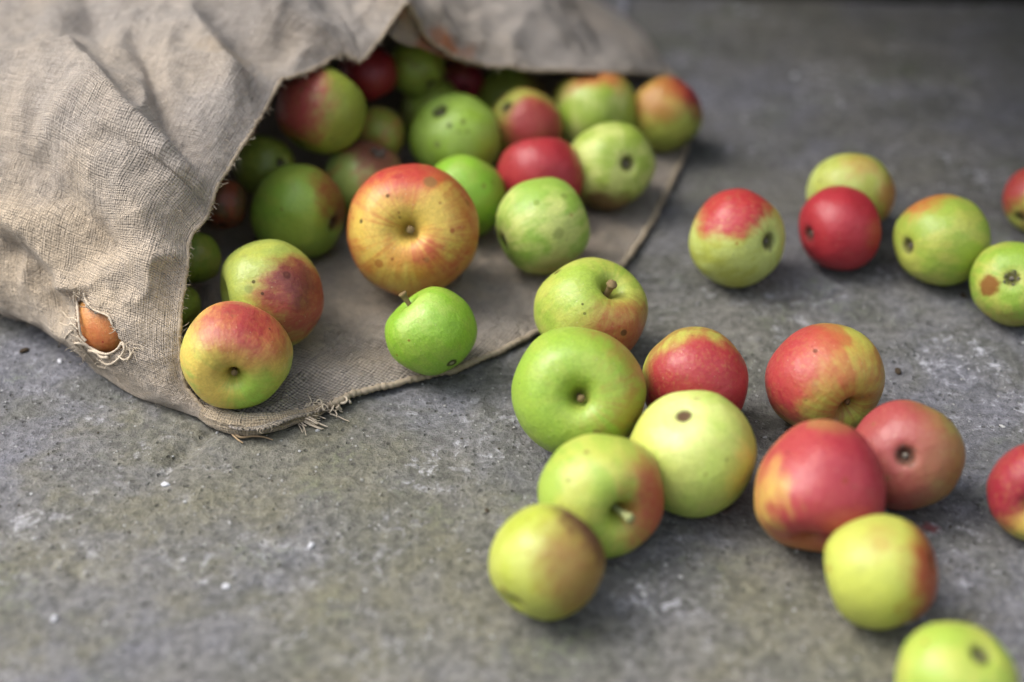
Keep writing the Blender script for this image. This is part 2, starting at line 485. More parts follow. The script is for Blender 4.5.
def build_sack_top():
    net = np.array([[world_pt(*p) for p in row] for row in NET])
    NS, NT = 420, 230
    s = np.linspace(0, 13, NS)
    t = np.linspace(0, 1, NT) ** 1.15 * 6
    A = crom(net, s)                                  # NS,7,3
    S = crom(np.swapaxes(A, 0, 1), t)                 # NT,NS,3
    S = np.swapaxes(S, 0, 1)                          # NS,NT,3
    rp = np.array([r[0] for r in RIM]); rw = np.array([world_pt(*r[1:]) for r in RIM])
    rim = np.stack([np.interp(s, rp, rw[:, k]) for k in range(3)], -1)
    ker = np.array([1, 2, 1.0]); ker /= ker.sum()
    for _ in range(3):
        rim[1:-1] = ker[0] * rim[:-2] + ker[1] * rim[1:-1] + ker[2] * rim[2:]
    # metres from the rim
    dt = np.linalg.norm(np.diff(S, axis=1), axis=2); tl = np.concatenate([np.zeros((NS, 1)), np.cumsum(dt, 1)], 1)
    ds = np.linalg.norm(np.diff(S, axis=0), axis=2); sl = np.concatenate([np.zeros((1, NT)), np.cumsum(ds, 0)], 0)
    fall = np.exp(-(tl / 0.045) ** 1.3)
    S = S + (rim - S[:, 0])[:, None, :] * fall[..., None]
    def normals(S):
        du = np.gradient(S, axis=0); dv = np.gradient(S, axis=1)
        N = np.cross(du, dv); N /= np.linalg.norm(N, axis=2, keepdims=True) + 1e-12
        return N
    N = normals(S)
    if N[NS // 2, NT // 2, 2] < 0: N = -N
    px, py = to_px(S)
    def fold(pts, amp, wa, wb, taper=True):
        """ridge (amp>0) or crease (amp<0) along a line; wa / wb widths (px) on its two sides"""
        best = np.full(px.shape, 1e9); sd = np.zeros(px.shape); along = np.zeros(px.shape)
        n = len(pts) - 1
        for i in range(n):
            ax, ay = pts[i]; bx, by = pts[i + 1]
            dx, dy = bx - ax, by - ay; L2 = dx * dx + dy * dy
            tt = np.clip(((px - ax) * dx + (py - ay) * dy) / L2, 0, 1)
            ex, ey = px - ax - tt * dx, py - ay - tt * dy
            d = np.hypot(ex, ey); sg = np.sign(dx * ey - dy * ex)
            m_ = d < best
            best = np.where(m_, d, best); sd = np.where(m_, d * sg, sd); along = np.where(m_, (i + tt) / n, along)
        wd = np.where(sd > 0, wa, wb)
        pr = np.exp(-np.abs(sd / wd) ** 1.5)
        if taper: pr = pr * np.clip(np.minimum(along * 3.2, (1 - along) * 5 + 0.15), 0, 1)
        return 1.75 * amp * pr
    D = np.zeros(px.shape)
    D += fold([(40,20),(95,85),(130,125),(168,157),(208,196)], 0.010, 34, 9)
    D += fold([(120,10),(146,62),(166,120),(206,180)], -0.007, 12, 16)
    D += fold([(170,-20),(196,30),(215,60),(240,110)], 0.007, 16, 18)
    D += fold([(75,-40),(88,10),(110,60)], -0.006, 18, 20)
    D += fold([(160,-45),(200,-8),(238,10),(290,33),(322,47),(352,66)], 0.011, 11, 34, False)
    D += fold([(215,28),(262,52),(300,62)], -0.005, 12, 12)
    D += fold([(180,10),(225,30),(262,52),(290,70)], -0.006, 16, 16)
    D += fold([(330,-40),(372,-10),(404,4)], 0.006, 14, 14)
    D += fold([(405,-20),(425,15),(455,44),(500,60)], 0.006, 10, 16)
    D += fold([(440,-30),(475,10),(510,40)], -0.006, 16, 16)
    D += fold([(560,-10),(590,20),(612,62)], -0.004, 12, 14)
    D += fold([(500,-30),(535,10),(560,55)], 0.004, 14, 14)
    D += fold([(-20,130),(40,170),(90,225),(120,270)], -0.007, 22, 26)
    D += fold([(-20,60),(60,120),(120,180),(150,240),(160,300)], 0.005, 24, 26)
    D += fold([(-20,220),(40,262),(72,330)], -0.006, 14, 20)
    D += fold([(-30,190),(30,225),(70,275),(84,300)], 0.006, 16, 14)
    D += fold([(120,300),(150,350),(185,385)], 0.003, 14, 16)
    D += fold([(130,330),(165,372),(210,402)], -0.003, 10, 12)
    D += fold([(150,250),(172,290),(176,330)], -0.003, 10, 12)
    D += 0.0075 * np.exp(-(((px - 98) / 34) ** 2 + ((py - 322) / 30) ** 2)) * (S[..., 1] < .85)
    Q = S.copy()
    ground_ok = np.clip(S[..., 2] / 0.03, 0, 1)
    wl = 1 - 0.7 * np.exp(-(tl / 0.02))
    D = D * ground_ok * wl
    warp = np.stack([noise3(Q, 12, 50), noise3(Q, 12, 51), noise3(Q, 12, 52)], -1) * 0.025
    r1 = 1 - np.abs(noise3(Q + warp, 15, 60)) * 2
    r2 = 1 - np.abs(noise3(Q * np.array([1.4, 0.8, 1]) + warp, 33, 61)) * 2
    D += (0.0054 * r1 + 0.0034 * r2 + 0.0020 * fbm(Q, 70, 3, 62)) * (0.35 + 0.65 * ground_ok) * wl
    S = S + N * D[..., None]
    wy = 1.3 - 0.07 * S[..., 0] - .0
    S[..., 1] = np.where(S[..., 1] > wy, wy + 0.03 * (1 - np.exp(-(S[..., 1] - wy) / 0.03)), S[..., 1])
    S[..., 2] = np.maximum(S[..., 2], 0.0028 + 0.0012 * noise3(Q, 60, 5))
    return S, sl, tl

def poly_inside(px, py, poly):
    ins = np.zeros(px.shape, bool); n = len(poly)
    for i in range(n):
        x1, y1 = poly[i]; x2, y2 = poly[(i + 1) % n]
        c = ((y1 > py) != (y2 > py)) & (px < (x2 - x1) * (py - y1) / (y2 - y1 + 1e-9) + x1)
        ins ^= c
    return ins

HOLE = [(77,303),(82,300),(90,311),(99,313),(108,317),(115,330),(122,341),(124,347),(114,354),(101,354),(89,349),(80,341),(77,327),(76,315)]

def uv_layer(me, u, v):
    uvl = me.uv_layers.new(name='UVMap')
    li = np.zeros(len(me.loops), np.int32); me.loops.foreach_get('vertex_index', li)
    uv = np.stack([u.reshape(-1)[li], v.reshape(-1)[li]], -1).astype(np.float32)
    uvl.data.foreach_set('uv', uv.reshape(-1))

S_top, sl, tl = build_sack_top()
px_, py_ = to_px(S_top)
cpx = (px_[:-1, :-1] + px_[1:, 1:]) / 2; cpy = (py_[:-1, :-1] + py_[1:, 1:]) / 2
jx = 1.6 * noise3(np.stack([cpx, cpy, cpx * 0], -1), 0.35, 3)
inside = poly_inside(cpx + jx, cpy - jx, HOLE) & (S_top[:-1, :-1, 2] < 0.09) & (S_top[:-1, :-1, 1] < 0.9)
keep = ~inside
NS_, NT_ = px_.shape
top = mesh_obj('upper_layer', (S_top - SACK_O).reshape(-1, 3), grid_faces(NS_, NT_, keep), M_sack, sack)
uv_layer(top.data, sl, tl)
md = top.modifiers.new('thickness', 'SOLIDIFY'); md.thickness = 0.0013; md.offset = 0

# hem : folded edge along the rim
def hem(name, pts, rad, mat, seed=0, flat=1.0):
    V, Fc = [], []
    pts = np.array(pts)
    d = np.concatenate([[0], np.cumsum(np.linalg.norm(np.diff(pts, axis=0), axis=1))])
    m = int(d[-1] / 0.0009)
    q = np.linspace(0, d[-1], m)
    P = np.stack([np.interp(q, d, pts[:, k]) for k in range(3)], -1)
    rr = rad * (1 + 0.13 * np.sin(q * 2 * np.pi / .0042 + 2 * noise3(np.stack([q, q * 0, q * 0], -1), 60, seed)) + 0.25 * noise3(np.stack([q, q * 0, q * 0], -1), 420, seed) + 0.2 * noise3(np.stack([q, q * 0, q * 0], -1), 90, seed + 1))
    P = P + 0.0006 * np.stack([noise3(P, 180, seed + 2), noise3(P, 180, seed + 3), noise3(P, 180, seed + 4)], -1)
    tube(V, Fc, P, rr, 7)
    return mesh_obj(name, [v - SACK_O for v in V], Fc, mat, sack)
hem('rim_hem', S_top[:, 0], 0.0013, M_hem, 3)

# ---- lower layer
EDGE = [(176,402),(186,406),(208,418),(235,428),(262,429),(288,421),(312,414),(328,408),(340,401),(352,396),(378,389),(410,381),(446,374),(472,364),(505,349),
        (537,333),(575,309),(610,280),(642,238),(663,200),(678,168),(687,146),(690,112),(678,86),(664,70)]
EZ   = [.003,.003,.006,.009,.010,.0085,.0055,.005,.0055,.004,.003,.003,.003,.003,.003,.003,.003,.003,.003,.003,.003,.003,.003,.003,.003]
INNER = [(165,392),(150,380),(135,365),(120,340),(105,310),(90,260),(95,225),(110,205),(125,190),(140,175),(160,160),(180,145),(200,130),(215,115),(240,100),
         (260,85),(290,70),(320,55),(350,40),(380,30),(410,20),(440,10),(470,5),(510,0),(560,-5)]
def build_lower():
    e = np.array([world_pt(a, b_, z) for (a, b_), z in zip(EDGE, EZ)]); i_ = np.array([world_pt(a, b_, 0.002) for a, b_ in INNER])
    n = len(EDGE); NSb, NTb = 420, 150
    s = np.linspace(0, n - 1, NSb)
    E = crom(e, s); I = crom(i_, s)
    wob = 0.0016 * noise3(np.stack([s * 1.0, s * 0, s * 0], -1), 2.2, 9) + 0.0008 * noise3(np.stack([s, s * 0, s * 0], -1), 7, 10)
    E[:, 1] += wob; E[:, 0] += wob * 0.6
    t = np.linspace(0, 1, NTb)
    S = E[:, None, :] * (1 - t)[None, :, None] + I[:, None, :] * t[None, :, None]
    dist = t[None, :] * np.linalg.norm(E - I, axis=1)[:, None]
    zb = 0.0032 + (E[:, 2] - 0.003)[:, None] * np.exp(-(dist / 0.012) ** 1.4)
    und = 0.0045 * np.clip(0.25 + fbm(S, 14, 3, 77), 0, None) + 0.0026 * np.clip(1 - np.abs(noise3(S, 30, 78)) * 3, 0, 1)
    S[..., 2] = zb + und * np.clip(dist / 0.02, 0.15, 1) + 0.0004 * fbm(S, 120, 2, 79)
    return S, dist
S_low, dist_low = build_lower()
low = mesh_obj('lower_layer', (S_low - SACK_O).reshape(-1, 3), grid_faces(*S_low.shape[:2]), M_under, sack)
uv_layer(low.data, S_low[..., 0] * 0.5 + S_low[..., 1] * 0.866, -S_low[..., 0] * 0.866 + S_low[..., 1] * 0.5)
md = low.modifiers.new('thickness', 'SOLIDIFY'); md.thickness = 0.0014; md.offset = 0
def lip():
    pix = [(170,401,.002),(186,406,.003),(205,412,.0045),(222,419,.006),(242,423,.0065),(264,422,.006),(290,418,.004),(314,412,.003),(338,403,.002)]
    r = [.001,.002,.0046,.0066,.0070,.0066,.0052,.0038,.0015]
    C = crom(np.array([world_pt(a, b_, z) for a, b_, z in pix]), np.linspace(0, 8, 160)); rr = np.interp(np.linspace(0, 8, 160), range(9), r)
    C[:, 2] = rr * .8
    V, Fc = [], []
    tube(V, Fc, C, rr, 24)
    V = np.array(V); V += 0.0009 * np.stack([noise3(V, 90, q) for q in (1, 2, 3)], -1) + 0.0004 * np.stack([noise3(V, 300, q) for q in (4, 5, 6)], -1)
    V[:, 2] = np.maximum(V[:, 2], .0012)
    o = mesh_obj('rolled_lip', V - SACK_O, Fc, M_lip, sack)
    L = np.concatenate([[0], np.cumsum(np.linalg.norm(np.diff(C, axis=0), axis=1))])
    uv_layer(o.data, np.repeat(L, 24), np.tile(np.arange(24) / 24 * .036, 160))
lip()
hem('edge_hem', S_low[124:, 0] + np.array([0, 0, 0.0005]), 0.0021, M_hem, 23)

def cloth_z(x, y):
    d = (S_low[..., 0] - x) ** 2 + (S_low[..., 1] - y) ** 2
    k = np.argmin(d)
    return S_low[..., 2].reshape(-1)[k] + 0.0007 if d.reshape(-1)[k] < 0.008 ** 2 else None

# inner hem folded under the rim at its peak, rust stained
def folded_flap():
    up_ = [(397,12,.140),(404,6,.147),(416,22,.134),(432,43,.113),(452,57,.099),(484,67,.089)]
    dn = [(390,38,.128),(397,44,.122),(412,50,.114),(428,55,.106),(449,62,.096),(480,70,.087)]
    a = crom(np.array([world_pt(*q) for q in up_]), np.linspace(0, 5, 60)); c = crom(np.array([world_pt(*q) for q in dn]), np.linspace(0, 5, 60))
    t = np.linspace(0, 1, 24)[None, :, None]
    G = a[:, None] * (1 - t) + c[:, None] * t
    G[..., 1] += 0.006 + 0.005 * np.sin(t[..., 0] * 3.14)
    G += 0.0012 * fbm(G, 60, 2, 8)[..., None]
    V = (G - SACK_O).reshape(-1, 3)
    st = [(world_pt(428, 42, .115) + np.array([0, .008, 0]), .013, rust, .9), (world_pt(420, 53, .109) + np.array([0, .006, 0]), .012, rust, .85), (world_pt(442, 60, .099) + np.array([0, .006, 0]), .013, rust, .9), (world_pt(403, 12, .14), .006, rust, .5)]
    st = [(tuple(q - SACK_O), r_, c_, m_) for q, r_, c_, m_ in st]
    o = mesh_obj('folded_flap', V, grid_faces(60, 24), burlap_mat('burlap_flap', tan=(.36, .27, .18), grey=(.30, .25, .20), stains=st), sack)
    uv_layer(o.data, G[..., 0], G[..., 2] + G[..., 1])
    md = o.modifiers.new('thickness', 'SOLIDIFY'); md.thickness = 0.0012; md.offset = 0
folded_flap()

# ---- frayed threads
def strand(V, Fc, p0, d, L, r, seed, curl=0.5, droop=0.0, n=12, zmin=0.001):
    rnd = random.Random(seed)
    p = np.array(p0, float); d = np.array(d, float); d /= np.linalg.norm(d)
    pts = [p.copy()]
    ax = np.array([rnd.uniform(-1, 1) for _ in range(3)]); ax /= np.linalg.norm(ax)
    rate = curl * rnd.uniform(0.4, 1.4) * (1 if rnd.random() < .5 else -1)
    for k in range(n):
        c, s_ = math.cos(rate / n), math.sin(rate / n)
        d = d * c + np.cross(ax, d) * s_ + ax * np.dot(ax, d) * (1 - c)
        d = d + np.array([0, 0, -droop / n]) + np.array([rnd.uniform(-1, 1) for _ in range(3)]) * 0.10
        d /= np.linalg.norm(d)
        p = p + d * L / n
        p[2] = max(p[2], zmin)
        pts.append(p.copy())
    tube(V, Fc, pts, [r * (1 - 0.6 * k / n) for k in range(n + 1)], 5)

def surf_at(px0, py0):
    d = (px_ - px0) ** 2 + (py_ - py0) ** 2
    ok = S_top[..., 2] < 0.10
    k = np.argmin(np.where(ok, d, 1e9))
    return S_top.reshape(-1, 3)[k]

toC = lambda p: (np.array([0, 0, H]) - p) / np.linalg.norm(np.array([0, 0, H]) - p)

V, Fc = [], []
# thick pale threads that loop round the tear
def loop_thread(pixels, off, r, seed):
    rnd = random.Random(seed)
    pts = []
    for (a, b_) in pixels:
        p = surf_at(a, b_); pts.append(p + toC(p) * (off + rnd.uniform(-.0004, .0008)))
    q = crom(np.array(pts), np.linspace(0, len(pts) - 1, 6 * len(pts)))
    q[:, 2] = np.maximum(q[:, 2], 0.0012)
    tube(V, Fc, q, [r * (0.8 + 0.4 * rnd.random()) for _ in q], 6)
loop_thread([(74,292),(77,301),(78,312),(79,324),(82,335),(86,341)], .0016, .0009, 1)
loop_thread([(84,292),(85,300),(91,309),(100,312),(108,316),(113,325)], .0014, .0007, 2)
loop_thread([(77,336),(86,345),(94,350),(102,353),(110,354),(117,349),(122,343),(124,350),(118,360),(108,364),(99,360),(92,352),(85,346),(76,344),(71,351),(75,357)], .0026, .0008, 3)
loop_thread([(72,330),(66,338),(70,346),(78,342),(84,350),(92,360),(98,366),(106,368)], .0022, .0007, 4)
loop_thread([(88,350),(96,352),(102,357),(108,358)], .0032, .0011, 6)
loop_thread([(60,322),(66,326),(72,324),(78,330)], .0018, .0006, 7)
loop_thread([(62,312),(68,318),(74,318),(79,322)], .0016, .0006, 8)
loop_thread([(120,344),(128,348),(130,356),(124,360),(118,356)], .0022, .0007, 9)
rnd = random.Random(5)
for k in range(90):
    a = rnd.choice(HOLE); p = surf_at(a[0] + (a[0] - 99) * rnd.uniform(.05, .5), a[1] + (a[1] - 332) * rnd.uniform(.05, .5))
    d = np.array([rnd.uniform(-1, 1), rnd.uniform(-1, 1), rnd.uniform(-.4, .6)]) + 0.5 * toC(p)
    strand(V, Fc, p + toC(p) * 0.001, d, rnd.uniform(.003, .011), rnd.uniform(.00012, .00045), k, curl=2.2, droop=0.5)
mesh_obj('torn_threads', [v - SACK_O for v in V], Fc, M_fray, sack)

V, Fc = [], []
def gp(a, b_, z): return world_pt(a, b_, z)
# tassel of jute under the corner and the torn lip beside it
for k in range(40):
    p = gp(288 + rnd.uniform(-4, 10), 410 + rnd.uniform(-3, 3), rnd.uniform(.002, .006)); e_ = gp(316 + rnd.uniform(-8, 12), 425 + rnd.uniform(-4, 4), .0015)
    strand(V, Fc, p, (e_ - p), rnd.uniform(.015, .025), rnd.uniform(.0004, .0011), 100 + k, curl=.55, droop=0.2)
for k in range(22):
    p = gp(308 + rnd.uniform(-6, 30), 408 + rnd.uniform(-5, 6), rnd.uniform(.003, .007))
    strand(V, Fc, p, (rnd.uniform(-.3, 1), rnd.uniform(-1, .3), rnd.uniform(-.2, .5)), rnd.uniform(.006, .013), rnd.uniform(.0004, .0010), 140 + k, curl=4.0, droop=0.4)
# curled cord end
c0 = gp(344, 402, .004)
q = [c0 + np.array([.0038 * math.cos(a) * (1 - a / 14), -.001 + .0038 * math.sin(a) * (1 - a / 14), .0004 * a]) for a in np.linspace(0, 8, 26)]
tube(V, Fc, q, .0008, 6)
strand(V, Fc, gp(330, 414, .002), (1, -.15, 0), .014, .0006, 7, curl=.6)
mesh_obj('corner_fray', [v - SACK_O for v in V], Fc, M_fray, sack)

V, Fc = [], []
a_, b2 = gp(232, 430, .003), gp(273, 440, .0012)
q = crom(np.array([a_, gp(240, 437, .0015), gp(253, 436, .0018), gp(264, 437, .0015), b2]), np.linspace(0, 4, 24))
tube(V, Fc, q, [0.0010 * (1 - k / 34) for k in range(24)], 6)
q = crom(np.array([gp(226, 427, .003), gp(236, 438, .0015), gp(243, 443, .001)]), np.linspace(0, 2, 12))
tube(V, Fc, q, [0.0008 * (1 - k / 20) for k in range(12)], 6)
strand(V, Fc, gp(240, 430, .002), (1, .1, 0), .012, .0004, 71, curl=.6)
mesh_obj('loose_thread', [v - SACK_O for v in V], Fc, plain_fibre_mat('tan_jute', (0.30, 0.21, 0.12), (0.42, 0.31, 0.19)), sack)

# fuzz of short fibres : nobody could count it
V, Fc = [], []
rnd = random.Random(99)
Nn = np.cross(np.gradient(S_top, axis=0), np.gradient(S_top, axis=1)); Nn /= np.linalg.norm(Nn, axis=2, keepdims=True) + 1e-12
if Nn[200, 100, 2] < 0: Nn = -Nn
cnt = 0
while cnt < 2600:
    i, j = rnd.randrange(3, NS_ - 3), int(NT_ * rnd.random() ** 1.4)
    if j >= NT_: continue
    x, y = px_[i, j], py_[i, j]
    if not (-20 < x < 700 and -20 < y < 440): continue
    if poly_inside(np.array([x]), np.array([y]), HOLE)[0]: continue
    n_ = Nn[i, j]
    d = np.array([rnd.gauss(0, 1), rnd.gauss(0, 1), rnd.gauss(0, 1)]) * 0.8 + n_ * 0.6
    strand(V, Fc, S_top[i, j] + n_ * 0.0005, d, rnd.uniform(.0015, .006), rnd.uniform(.00006, .00013), 1000 + cnt, curl=2.5, n=5)
    cnt += 1
for k in range(900):
    i, j = rnd.randrange(40, 400), int(60 * rnd.random() ** 4)
    strand(V, Fc, S_low[i, j] + np.array([0, 0, .0008]), (rnd.gauss(0, 1), rnd.gauss(0, 1), .5), rnd.uniform(.0015, .006), rnd.uniform(.00007, .00016), 5000 + k, curl=2.5, n=5)
for k in range(700):                            # ragged edge of the mouth
    i = rnd.randrange(20, 400)
    strand(V, Fc, S_top[i, 0], (rnd.gauss(0.5, 1), rnd.gauss(-.3, 1), rnd.gauss(-.2, .7)), rnd.uniform(.002, .007), rnd.uniform(.00008, .0002), 9000 + k, curl=2.5, n=5)
fz = mesh_obj('fuzz', [v - SACK_O for v in V], Fc, M_fray, sack)
tag(fz, kind='stuff')
# ------------------------------------------------------------------ apples
PROFILE = [(0,.50),(.05,.505),(.10,.56),(.17,.68),(.28,.815),(.44,.890),(.62,.835),(.82,.625),(.955,.300),(1.0,-.03),(.94,-.34),(.80,-.61),(.61,-.79),(.43,-.880),(.28,-.880),(.17,-.825),(.09,-.775),(0,-.765)]

def apple_shape(h, taper, cav, bas, lob, rough, seed, nphi=72, nt=64):
    p = np.array(PROFILE)
    t = crom(p, np.linspace(0, len(p) - 1, nt))
    r, z = np.maximum(t[:, 0], 0), t[:, 1].copy()
    z = np.where(z > 0, .895 - (.895 - z) * np.where(r < .44, cav, 1), -.885 + (.885 + z) * np.where(r < .44, bas, 1))
    r = r * (.70 + .30 * np.clip(r / .62, 0, 1) ** 2)
    z = z * h
    r = r * (1 + taper * z)
    ph = np.linspace(0, 2 * np.pi, nphi, endpoint=False)
    R, PH = r[:, None], ph[None, :]
    X, Y, Z = R * np.cos(PH), R * np.sin(PH), z[:, None] + 0 * PH
    rs = np.random.RandomState(seed)
    o = rs.rand(4) * 6.28
    lobes = np.cos(5 * PH + o[0]) * (0.35 + 0.65 * np.clip(-Z, 0, 1)) + 0.6 * np.cos(2 * PH + o[1]) + 0.5 * np.cos(3 * PH + o[2])
    k = 1 + lob * lobes * (R > 0.2)
    D = np.stack([X, Y, Z], -1)
    nz = noise3(D, 1.1, seed) * rough + noise3(D, 2.4, seed + 5) * rough * 0.35
    k = k + nz * np.clip(R / 0.5, 0, 1)
    for q_ in range(2):                                     # shallow dents
        a0, z0 = rs.rand() * 6.28, rs.rand() * 1.2 - .6
        c0_ = np.array([math.cos(a0) * math.sqrt(1 - z0 * z0), math.sin(a0) * math.sqrt(1 - z0 * z0), z0])
        dd = ((D - c0_) ** 2).sum(-1)
        k = k - (.02 + .02 * rs.rand()) * np.exp(-dd / (.10 + .12 * rs.rand()))
    X, Y = X * k, Y * k
    Z = Z * (1 + nz * 0.5) + 0.05 * lob * 10 * X * math.cos(o[3])
    V = np.stack([X, Y, Z], -1)
    top_, bot_ = V[0].mean(0), V[-1].mean(0)
    verts = np.concatenate([[top_], V[1:-1].reshape(-1, 3), [bot_]])
    Fc = []
    for j in range(nphi):
        Fc.append((0, 1 + j, 1 + (j + 1) % nphi))
    for i in range(nt - 3):
        for j in range(nphi):
            a = 1 + i * nphi + j; b_ = 1 + i * nphi + (j + 1) % nphi
            Fc.append((a, a + nphi, b_ + nphi, b_))
    L = len(verts) - 1
    for j in range(nphi):
        Fc.append((L, 1 + (nt - 3) * nphi + (j + 1) % nphi, 1 + (nt - 3) * nphi + j))
    return verts, Fc, top_, bot_

def skin_mat(R, A, seed):
    """A : apple spec, directions already in the fruit's own frame"""
    b = NB('apple_skin')
    P = b.vec('SCALE', b.n('ShaderNodeTexCoord').outputs['Object'], scale=1.0 / R)
    Ps = b.vec('ADD', P, (seed * 3.17 % 50, seed * 1.31 % 50, seed * 7.7 % 50))
    N = b.vec('NORMALIZE', P)
    s = b.sep(P)
    rad = b.math('SQRT', b.math('ADD', b.math('MULTIPLY', s[0], s[0]), b.math('MULTIPLY', s[1], s[1])))
    radm = b.math('MAXIMUM', rad, 0.02)
    sx, sy = b.math('DIVIDE', s[0], radm), b.math('DIVIDE', s[1], radm)
    SV = b.comb(b.math('ADD', b.math('MULTIPLY', sx, 5.5), seed * 2.3 % 30), b.math('MULTIPLY', sy, 5.5), b.math('MULTIPLY', s[2], 1.1))
    st1 = b.noise(SV, 1.0, 3, 0.6)
    st2 = b.noise(SV, 2.6, 5, 0.75)
    st3 = b.noise(SV, 8.0, 3, 0.7)
    n1 = b.noise(Ps, 1.5, 3, 0.5)
    n2 = b.noise(Ps, 5.0, 4, 0.6)
    n3 = b.noise(Ps, 22, 3, 0.65)
    col = b.mix(b.ss(b.math('ADD', n1, b.math('MULTIPLY', b.math('SUBTRACT', st1, 0.5), 0.5)), 0.40, 0.64), A['c1'], A['c2'])
    # paler fine mottling of the ground colour
    k = b.math('ADD', b.ss(n3, 0.3, 0.7, 0.90, 1.10), b.math('MULTIPLY', b.math('SUBTRACT', st3, 0.5), 0.35))
    col = b.mix(1.0, col, b.comb(k, k, k), 'MULTIPLY')
    # yellow-green fading towards the stem hollow, brownish russet inside it
    for bd, lo, hi, bc, amt, stk in A['blush']:
        d = b.vec('DOT_PRODUCT', N, bd)
        d = b.math('ADD', d, b.math('MULTIPLY', b.math('SUBTRACT', n1, 0.5), 0.55))
        d = b.math('ADD', d, b.math('MULTIPLY', b.math('SUBTRACT', n2, 0.5), 0.30))
        d = b.math('ADD', d, b.math('MULTIPLY', b.math('SUBTRACT', st1, 0.5), stk))
        d = b.math('ADD', d, b.math('MULTIPLY', b.math('SUBTRACT', st2, 0.5), stk * 0.45))
        m_ = b.ss(d, lo - 0.10, hi + 0.08)
        m_ = b.math('MULTIPLY', m_, b.math('ADD', amt + 0.07, b.math('ADD', b.math('MULTIPLY', b.math('SUBTRACT', st2, 0.5), 0.8 * stk), b.math('MULTIPLY', b.math('SUBTRACT', n3, 0.5), 0.35)), clamp=True), clamp=True)
        fl = b.noise(Ps, 13, 4, 0.7)
        dk = b.ss(b.math('ADD', b.math('MULTIPLY', st3, .6), b.math('MULTIPLY', n2, .4)), 0.38, 0.62)
        c2 = (min(1, bc[0] * 1.08 + .005), bc[1] * 1.45 + .005, bc[2] * 1.3 + .003)
        cc = b.mix(dk, c2, bc)
        m_ = b.math('MULTIPLY', m_, b.ss(fl, 0.30, 0.52, 0.80, 1.0))
        cc = b.mix(b.ss(fl, 0.55, 0.72, 0, 0.45), cc, tuple(x_ * .6 for x_ in bc))
        col = b.mix(m_, col, cc)
    # lenticels
    vo = b.voro(Ps, 9.0)
    len_ = b.math('MULTIPLY', b.ss(vo['Distance'], 0.13, 0.05), b.ss(b.sep(vo['Color'])[0], 0.35, 0.5))
    col = b.mix(b.math('MULTIPLY', len_, 0.5), col, (0.55, 0.50, 0.28))
    vo2 = b.voro(Ps, 3.6)
    sp_ = b.math('MULTIPLY', b.ss(b.math('ADD', vo2['Distance'], b.math('MULTIPLY', n3, 0.06)), 0.12, 0.055), b.ss(b.sep(vo2['Color'])[0], 0.74, 0.8))
    col = b.mix(b.math('MULTIPLY', sp_, A.get('specks', 0.65)), col, (0.075, 0.05, 0.02))
    rs_ = b.math('MULTIPLY', b.ss(b.noise(Ps, 2.6, 5, 0.7, 0.5), 0.60, 0.70), b.ss(n3, 0.35, 0.6))
    col = b.mix(b.math('MULTIPLY', rs_, A.get('scab', 0.45)), col, (0.20, 0.12, 0.04))
    # russet in the stem hollow and the blossom end
    topm = b.math('MULTIPLY', b.ss(b.math('ADD', rad, b.math('MULTIPLY', b.math('SUBTRACT', st2, 0.5), 0.25)), 0.26, 0.06), b.math('GREATER_THAN', s[2], 0))
    col = b.mix(b.math('MULTIPLY', topm, A.get('russet', 0.32)), col, (0.22, 0.15, 0.045))
    botm = b.math('MULTIPLY', b.ss(b.math('ADD', rad, b.math('MULTIPLY', b.math('SUBTRACT', n3, 0.5), 0.14)), A.get('botr', 0.24), A.get('botr', .24) * .45), b.math('LESS_THAN', s[2], 0))
    col = b.mix(b.math('MULTIPLY', botm, 0.85), col, (0.045, 0.033, 0.022))
    rough = b.math('MAXIMUM', topm, botm)
    for sd, sr, scol, samt in A['spots']:
        d = b.vec('DISTANCE', N, sd)
        d = b.math('ADD', d, b.math('MULTIPLY', b.math('SUBTRACT', n2, 0.5), sr * 0.9))
        m_ = b.ss(d, sr, sr * 0.55, 0, samt)
        col = b.mix(m_, col, scol)
        rough = b.math('MAXIMUM', rough, m_)
    b.put(b.b.inputs['Base Color'], col)
    b.put(b.b.inputs['Roughness'], b.math('ADD', b.ss(n2, 0.3, 0.7, 0.36, 0.52), b.math('MULTIPLY', rough, .4), clamp=True))
    b.put(b.b.inputs['Specular IOR Level'], b.ss(rough, 0.1, 0.8, 0.5, 0.15))
    b.b.inputs['Subsurface Weight'].default_value = 0.12
    b.b.inputs['Subsurface Radius'].default_value = (1.0, 0.7, 0.25)
    b.b.inputs['Subsurface Scale'].default_value = 0.004
    hh = b.math('ADD', b.math('MULTIPLY', n2, 0.6), b.math('MULTIPLY', n3, 0.12))
    hh = b.math('SUBTRACT', hh, b.math('MULTIPLY', sp_, 0.05))
    b.put(b.b.inputs['Normal'], b.bump(hh, 0.5, 0.0026))
    return b.m

M_stem = plain_fibre_mat('apple_stem', (0.12, 0.08, 0.04), (0.30, 0.22, 0.10))
M_pale_stem = plain_fibre_mat('pale_green_stem', (0.22, 0.26, 0.09), (0.42, 0.42, 0.20))
M_calyx = plain_fibre_mat('dried_calyx', (0.05, 0.042, 0.032), (0.26, 0.23, 0.19))

